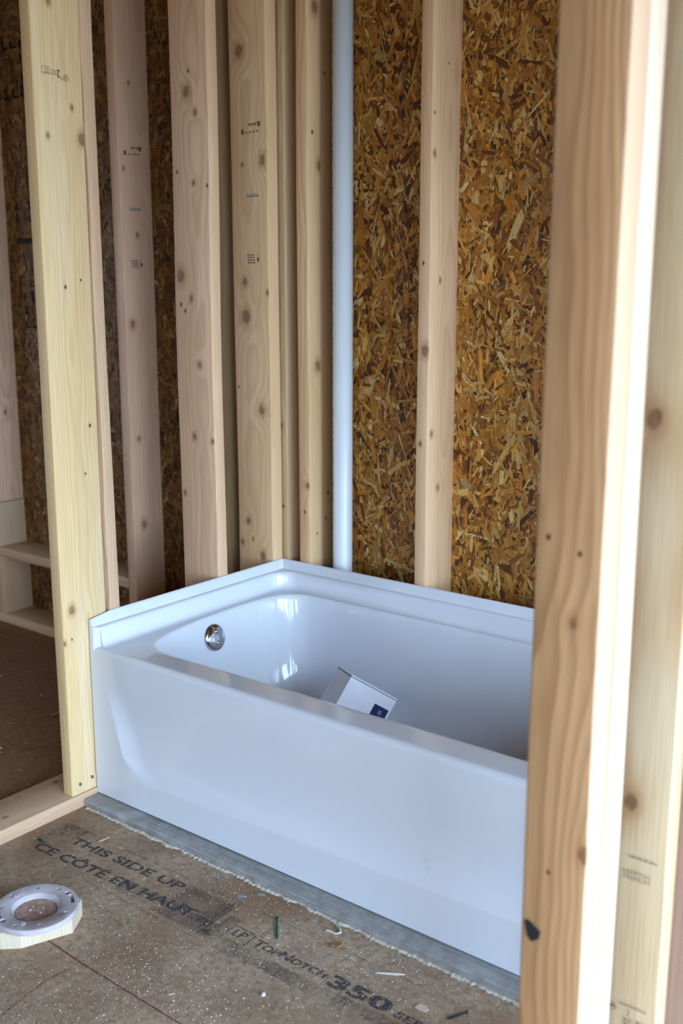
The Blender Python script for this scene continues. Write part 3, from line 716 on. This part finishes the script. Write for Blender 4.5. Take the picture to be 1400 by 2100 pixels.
# grade stamp on the flat yellow stud (upside down): face x = 0, reads along +y when upside down -> u = -y, v = -z
def up_down(txt, y_right, z_top, wd, ht, mat=SINK, bold=0., par=L1):
    # lettering turned head down on a +x face: starts at y_right and runs toward -y
    return text_mesh('grade_stamp', txt, mat, par, (-.0023, y_right, z_top), (0, -1, 0), (0, 0, -1), wd, ht, bold)
up_down('2', .0005, 1.8405, .009, .018, bold=.02)
up_down('STAND', -.010, 1.8395, .014, .0055)
up_down('KD-HT', -.0105, 1.8325, .016, .0055)
up_down('HEM', -.0315, 1.8330, .013, .005)
up_down('FIR', -.0330, 1.8400, .009, .004)
up_down('70', .0085, 1.8250, .007, .006)
for (y0, z0_, wd, ht) in ((-.0505, 1.8425, .021, .0009), (-.0505, 1.8265, .021, .0009), (-.0505, 1.8265, .0009, .0165), (-.0300, 1.8265, .0009, .0165)):
    quad('grade_stamp', SINK, L1, (-.0023, y0, z0_), EY, EZ, wd, ht, .0004)
def ring_mark(par, c, r, wd, ux, uy, mat):
    ux, uy = Vector(ux), Vector(uy); nz = ux.cross(uy)*.0004; V = []; Fc = []
    for k in range(28):
        a = 2*math.pi*k/28
        for q in (r, r-wd): V.append(ux*q*math.cos(a)+uy*q*math.sin(a)+nz)
    for k in range(28): Fc.append((2*k, 2*k+1, (2*k+3) % 56, (2*k+2) % 56))
    return mesh_obj('grade_stamp', V, Fc, mat, par, c)
ring_mark(L1, (-.0023, .0170, 1.8255), .0075, .0011, EY, EZ, SINK)
up_down('W', .0225, 1.8300, .011, .008)
# small marks on the other studs
def marks(par, plane, u0, z_, wd, side):
    ux = EX if side == 'y' else EY; 
    P = (lambda u, z: (u, plane, z)) if side == 'y' else (lambda u, z: (plane, u, z))
    quad('grade_stamp', SINK, par, P(u0, z_-.004), ux, EZ, .010, .014)
    for k in range(4): quad('grade_stamp', SINK_L, par, P(u0+.017+k*.014, z_-.002+k*.0006), ux, EZ, .009, .004)
    quad('grade_stamp', SINK, par, P(u0+wd-.012, z_+.014), ux, EZ, .011, .014)
    for k in range(3): quad('grade_stamp', SINK_L, par, P(u0+wd-.046+k*.011, z_+.018), ux, EZ, .008, .007)
    zt = z_-.180      # teal script underlined
    for k in range(9): quad('grade_stamp', TEAL, par, P(u0+.018+k*.0052, zt+.0035), ux, EZ, .0028, .004+.004*((k*5) % 3 == 0))
    quad('grade_stamp', TEAL, par, P(u0+.016, zt), ux, EZ, .050, .0028)
    zt = z_-.365
    for j in range(4):
        for k in range(3): quad('grade_stamp', SINK_L, par, P(u0+.016+k*.010+.001*j, zt+.018-j*.0075), ux, EZ, .008, .0042)
    quad('grade_stamp', SINK, par, P(u0+.055, zt), ux, EZ, .0085, .013)
    quad('grade_stamp', SINK, par, P(u0+.057, zt+.019), ux, EZ, .004, .005)
marks(S4, .7155, -.098, 1.786, .076, 'y')
marks(s2, -.7005, .792, 1.782, .078, 'x')
pB = lambda u, z: (u, -.2375, z)
text_mesh('grade_stamp', 'HAMPTON', SINK_L, SB, pB(1.559, .466), EX, EZ, .042, .0075)
text_mesh('grade_stamp', 'PREMIUM', SINK_L, SB, pB(1.560, .457), EX, EZ, .041, .0075)
for k in range(9): quad('grade_stamp', SINK_L, SB, pB(1.567+k*.005, .494), EX, EZ, .0036, .0028+.0012*(k % 2))
ring_mark(SB, pB(1.5545, .2315), .0068, .0012, EX, EZ, SINK); quad('grade_stamp', SINK, SB, pB(1.5500, .2300), EX, EZ, .009, .0035)
for k in range(9): quad('grade_stamp', SINK_L, SB, pB(1.567+k*.0048, .2405), EX, EZ, .0036, .003)
text_mesh('grade_stamp', '2', SINK, SB, pB(1.578, .225), EX, EZ, .0055, .011)
for j in range(2):
    for k in range(2): quad('grade_stamp', SINK_L, SB, pB(1.574+k*.007, .215-j*.007), EX, EZ, .0055, .004); quad('grade_stamp', SINK_L, SB, pB(1.594+k*.008, .2175-j*.007), EX, EZ, .006, .004)
# nails toed into the foot of the flat stud, black gouge in the near post
NAIL = plain('nail_steel', lin(96, 98, 102), .35, Metallic=.9)
for (yy, zz) in ((-.052, .064), (-.012, .070)):
    o = bm_obj('nail', lathe([(.0042, 0), (.0042, .0014), (.0036, .002), (0, .002)], 16), NAIL, L1, (-.0036, yy, zz), True); o.rotation_euler = (0, math.radians(75), 0)
GAP = plain('black_gouge', lin(20, 18, 18), .9)  # even black for the gouge plug
hole_pts = [(1.541, .5235), (1.5475, .5245), (1.5565, .519), (1.564, .514), (1.562, .5035), (1.552, .4965), (1.546, .503)]
V = [(x, -.5245, z) for x, z in hole_pts]+[(x, -.519, z) for x, z in hole_pts]; n = len(hole_pts)
o = mesh_obj('black_plug', V, [tuple(range(n))]+[(k, k+n, (k+1) % n+n, (k+1) % n) for k in range(n)], GAP, wr); o['label'] = 'small black gouge at the left edge of the near post'
# black lettering fragments printed on the strand board of the left room
random.seed(11); OINK = ink_mat('osb_ink', lin(26, 20, 16), .5, .66, 60., .85)
def osb_print(x0, z0, rows, cols, s):
    for r in range(rows):
        for c in range(cols):
            if random.random() < .25: continue
            wd = s*random.uniform(.15, .5); ht = s*random.uniform(.5, 1.)
            quad('print_bar', OINK, wb, (x0+c*s*1.15, YO-.0042, z0-r*s*1.3), EX, EZ, wd, ht)
            if random.random() < .6: quad('print_bar', OINK, wb, (x0+c*s*1.15, YO-.0042, z0-r*s*1.3), EX, EZ, s*.9, s*.16)
osb_print(-1.50, 2.22, 4, 3, .045); osb_print(-1.47, 1.64, 3, 4, .035); quad('print_bar', OINK, wb, (-1.47, YO-.0042, 1.515), EX, EZ, .13, .02)
osb_print(-1.45, 1.35, 4, 2, .04)

# ================================================================== LOOSE BITS ON THE FLOOR
GREEN = plain('green_coated_screw', lin(16, 74, 66), .4, Metallic=.3)
DARKS = plain('dark_screw', lin(40, 46, 50), .45, Metallic=.5)
def screw(p_head, p_tip, mat, label, r=.0022):
    a, b = Vector(p_head), Vector(p_tip); L = (b-a).length
    prof = [(0, 0), (.0042, .0), (.0044, .0008), (r, .0045)]; z = .006
    shank = L*.35
    prof.append((r*.9, shank)); z = shank
    while z < L-.006:
        prof += [(r*.75, z), (r*1.15, z+.0011), (r*.75, z+.0022)]; z += .0026
    prof += [(r*.6, L-.004), (0, L)]
    root = empty('screw', a, label, 'screw')
    o = bm_obj('shank', lathe(prof, 12), mat, root, a); o.rotation_euler = (b-a).to_track_quat('Z', 'Y').to_euler(); sharp(o, 50)
    o2 = bm_obj('head_recess', lathe([(0, -.0002), (.002, -.0002), (.0018, .001), (0, .001)], 6), plain('recess_dark', lin(12, 20, 20), .8), root, a)
    o2.rotation_euler = o.rotation_euler
screw((.744, -.121, .0046), (.795, -.178, .0024), GREEN, 'green deck screw lying across the floor print near the sealant')
screw((.080, -.2325, .0047), (.045, -.226, .0024), GREEN, 'green screw lying by the bottom plate at the left')
screw((1.231, -.131, .0047), (1.209, -.170, .0024), DARKS, 'dark screw lying past the printed floor number')
def chip(name, x, y, lx, ly, rot, col, label, cat, th=.0015, pts=None, curl=0., gloss=.6, z0=.0006):
    pts = pts or [(-.5, -.35), (-.1, -.5), (.4, -.4), (.5, .1), (.2, .5), (-.35, .4)]
    bm = bmesh.new(); n = len(pts)
    hz = lambda q: z0+curl*(q[0]+.5)**2*lx
    lo = [bm.verts.new((p[0]*lx, p[1]*ly, hz(p))) for p in pts]; hi = [bm.verts.new((p[0]*lx, p[1]*ly, hz(p)+th)) for p in pts]
    for k in range(n): bm.faces.new((lo[k], lo[(k+1) % n], hi[(k+1) % n], hi[k]))
    bm.faces.new(hi); bm.faces.new(lo[::-1]); bmesh.ops.recalc_face_normals(bm, faces=bm.faces[:])
    nm = 'chip_'+label.replace(' ', '_')[:30]
    t = NT(nm); nn = t.noise(t.coord('Object'), 400., 2); t.done(t.mix(nn, lin(*col), lin(*[int(c*.9) for c in col])), gloss)
    o = bm_obj(name, bm, t.m, None, (x, y, 0)); o.rotation_euler = (0, 0, rot); tag(o, label, cat); return o
chip('wood_chip', .747, -.4355, .026, .014, -.6, (214, 196, 164), 'pale wood chip curled up near the red chalk line', 'chip', curl=.35)
chip('wood_chip', 1.154, -.1694, .027, .018, .1, (206, 184, 166), 'flat pinkish chip beside the printed floor number', 'chip')
chip('wood_splinter', 1.047, -.1226, .058, .006, .55, (226, 220, 210), 'long white splinter lying above the floor number', 'splinter', pts=[(-.5, -.2), (.2, -.5), (.5, 0), (.3, .5), (-.3, .3)])
chip('bark_chip', .905, -.1152, .030, .022, .3, (156, 112, 72), 'crumpled brown chip below the sealant curl', 'chip', th=.003, curl=.25, pts=[(-.5, -.1), (-.3, -.45), (-.05, -.2), (.15, -.5), (.5, -.25), (.32, .05), (.48, .4), (.1, .25), (-.1, .5), (-.4, .3)])
chip('wood_shaving', .184, -.1336, .03, .005, .85, (216, 176, 150), 'pink wood shaving over the first printed line', 'shaving', curl=.3)
chip('wood_shaving', .243, -.1293, .014, .005, .1, (208, 158, 124), 'short orange shaving beside the printed line', 'shaving')
chip('foam_pellet', .890, -.3261, .0065, .009, .3, (240, 240, 244), 'small white pellet alone on bare subfloor', 'pellet', th=.004)
chip('grey_flake', .6216, -.1017, .02, .008, .4, (132, 146, 160), 'blue-grey flake left of its twin by the sealant', 'flake')
chip('grey_flake', .6524, -.0702, .018, .008, .5, (140, 152, 164), 'blue-grey flake touching the sealant bead', 'flake')
chip('tan_flake', .771, -.183, .012, .010, .2, (196, 160, 124), 'tan flake beside the green screw', 'flake')
chip('wood_shaving', -.556, .288, .045, .018, .4, (176, 112, 62), 'orange-brown curled shaving on the left room floor', 'shaving', curl=.5, pts=[(-.5, -.1), (-.2, -.5), (.3, -.3), (.5, .2), (.1, .4), (-.3, .35)])
chip('wood_shaving', -.585, .262, .03, .010, 1.4, (150, 92, 50), 'dark brown shaving beside the curled one in the left room', 'shaving', curl=.3)
# curl of sealant
pts = [(.848, -.0560), (.862, -.062), (.876, -.068), (.886, -.078), (.880, -.087), (.866, -.086), (.856, -.090)]
V = []; Fc = []
for i, p in enumerate(pts):
    for k in range(8):
        a = 2*math.pi*k/8; V.append((p[0]+.0026*math.cos(a), p[1]+.0026*math.cos(a)*.3, .003+.0026*math.sin(a)+.003*math.sin(i)*.3+.0008))
for i in range(len(pts)-1):
    for k in range(8): Fc.append((i*8+k, i*8+(k+1) % 8, (i+1)*8+(k+1) % 8, (i+1)*8+k))
Fc += [tuple(range(8)), tuple(len(V)-8+k for k in range(8))]
o = mesh_obj('sealant_curl', V, Fc, bpy.data.materials['cream_sealant'], None, (0, 0, 0), True); tag(o, 'hooked curl of cream sealant hanging off the bead', 'sealant')
# crumbs and sawdust
def crumbs(name, n, fn, smin, smax, mat, label):
    C = np.array([fn() for _ in range(n)]); sz = smin*(smax/smin)**(RNG.random(n)**2.2)
    d = RNG.normal(0, 1, (n, 3, 2)); d /= np.linalg.norm(d, axis=2, keepdims=True)+1e-6
    V = np.zeros((n, 4, 3)); V[:, :3, :2] = C[:, None, :2]+d*(sz[:, None]*RNG.uniform(.5, 1.5, (n, 3)))[:, :, None]; V[:, :3, 2] = C[:, None, 2]+.0001
    V[:, 3, :2] = C[:, :2]+RNG.normal(0, .3, (n, 2))*sz[:, None]; V[:, 3, 2] = C[:, 2]+sz*RNG.uniform(.5, 1.1, n)
    b = (4*np.arange(n))[:, None, None]; Fc = (b+np.array([[0, 1, 3], [1, 2, 3], [2, 0, 3], [0, 2, 1]])[None]).reshape(-1, 3)
    o = mesh_obj(name, V.reshape(-1, 3).tolist(), Fc.tolist(), mat); tag(o, label, name.split('_')[-1], None, 'stuff'); return o
WHITEC = plain('white_crumb', lin(220, 220, 226), .6); TANC = plain('sawdust_tan', lin(196, 170, 136), .8); DKC = plain('dark_crumb', lin(88, 62, 42), .85)
def on_floor():
    while True:
        x = RNG.uniform(.0, 1.5); y = RNG.uniform(-.95, -.052)
        dens = .35+.65*(math.sin(x*9+y*5)*math.sin(y*13-x*3)*.5+.5)
        if (x-.357)**2+(y+.4585)**2 < .0095: continue
        if x-.5 < 0 and y > -.35: dens *= .45
        if RNG.random() < dens: return x, y, 0.
o = crumbs('floor_crumbs', 42000, on_floor, .0005, .0017, WHITEC, 'white crumbs and tan sawdust scattered over the subfloor')
o.data.materials.append(TANC); o.data.polygons.foreach_set('material_index', np.repeat((RNG.random(42000) < .45).astype(np.int32), 4))
crumbs('plate_crumbs', 90, lambda: (RNG.uniform(-.14, -.004), RNG.uniform(-.5, -.085), .0382), .0006, .002, WHITEC, 'white crumbs lying on the bottom plate')
crumbs('strip_crumbs', 60, lambda: (RNG.normal(.83, .03) if RNG.random() < .3 else RNG.uniform(.05, 1.4), RNG.uniform(-.04, -.012), .0217), .0006, .002, WHITEC, 'white crumbs lying on the grey strip')
o = crumbs('room_crumbs', 1600, lambda: (RNG.uniform(-1.5, -.15), RNG.uniform(-.2, .76), 0.), .0008, .0045, TANC, 'sawdust and dark crumbs on the floor of the left room')
o.data.materials.append(DKC); o.data.polygons.foreach_set('material_index', np.repeat((RNG.random(1600) < .45).astype(np.int32), 4))
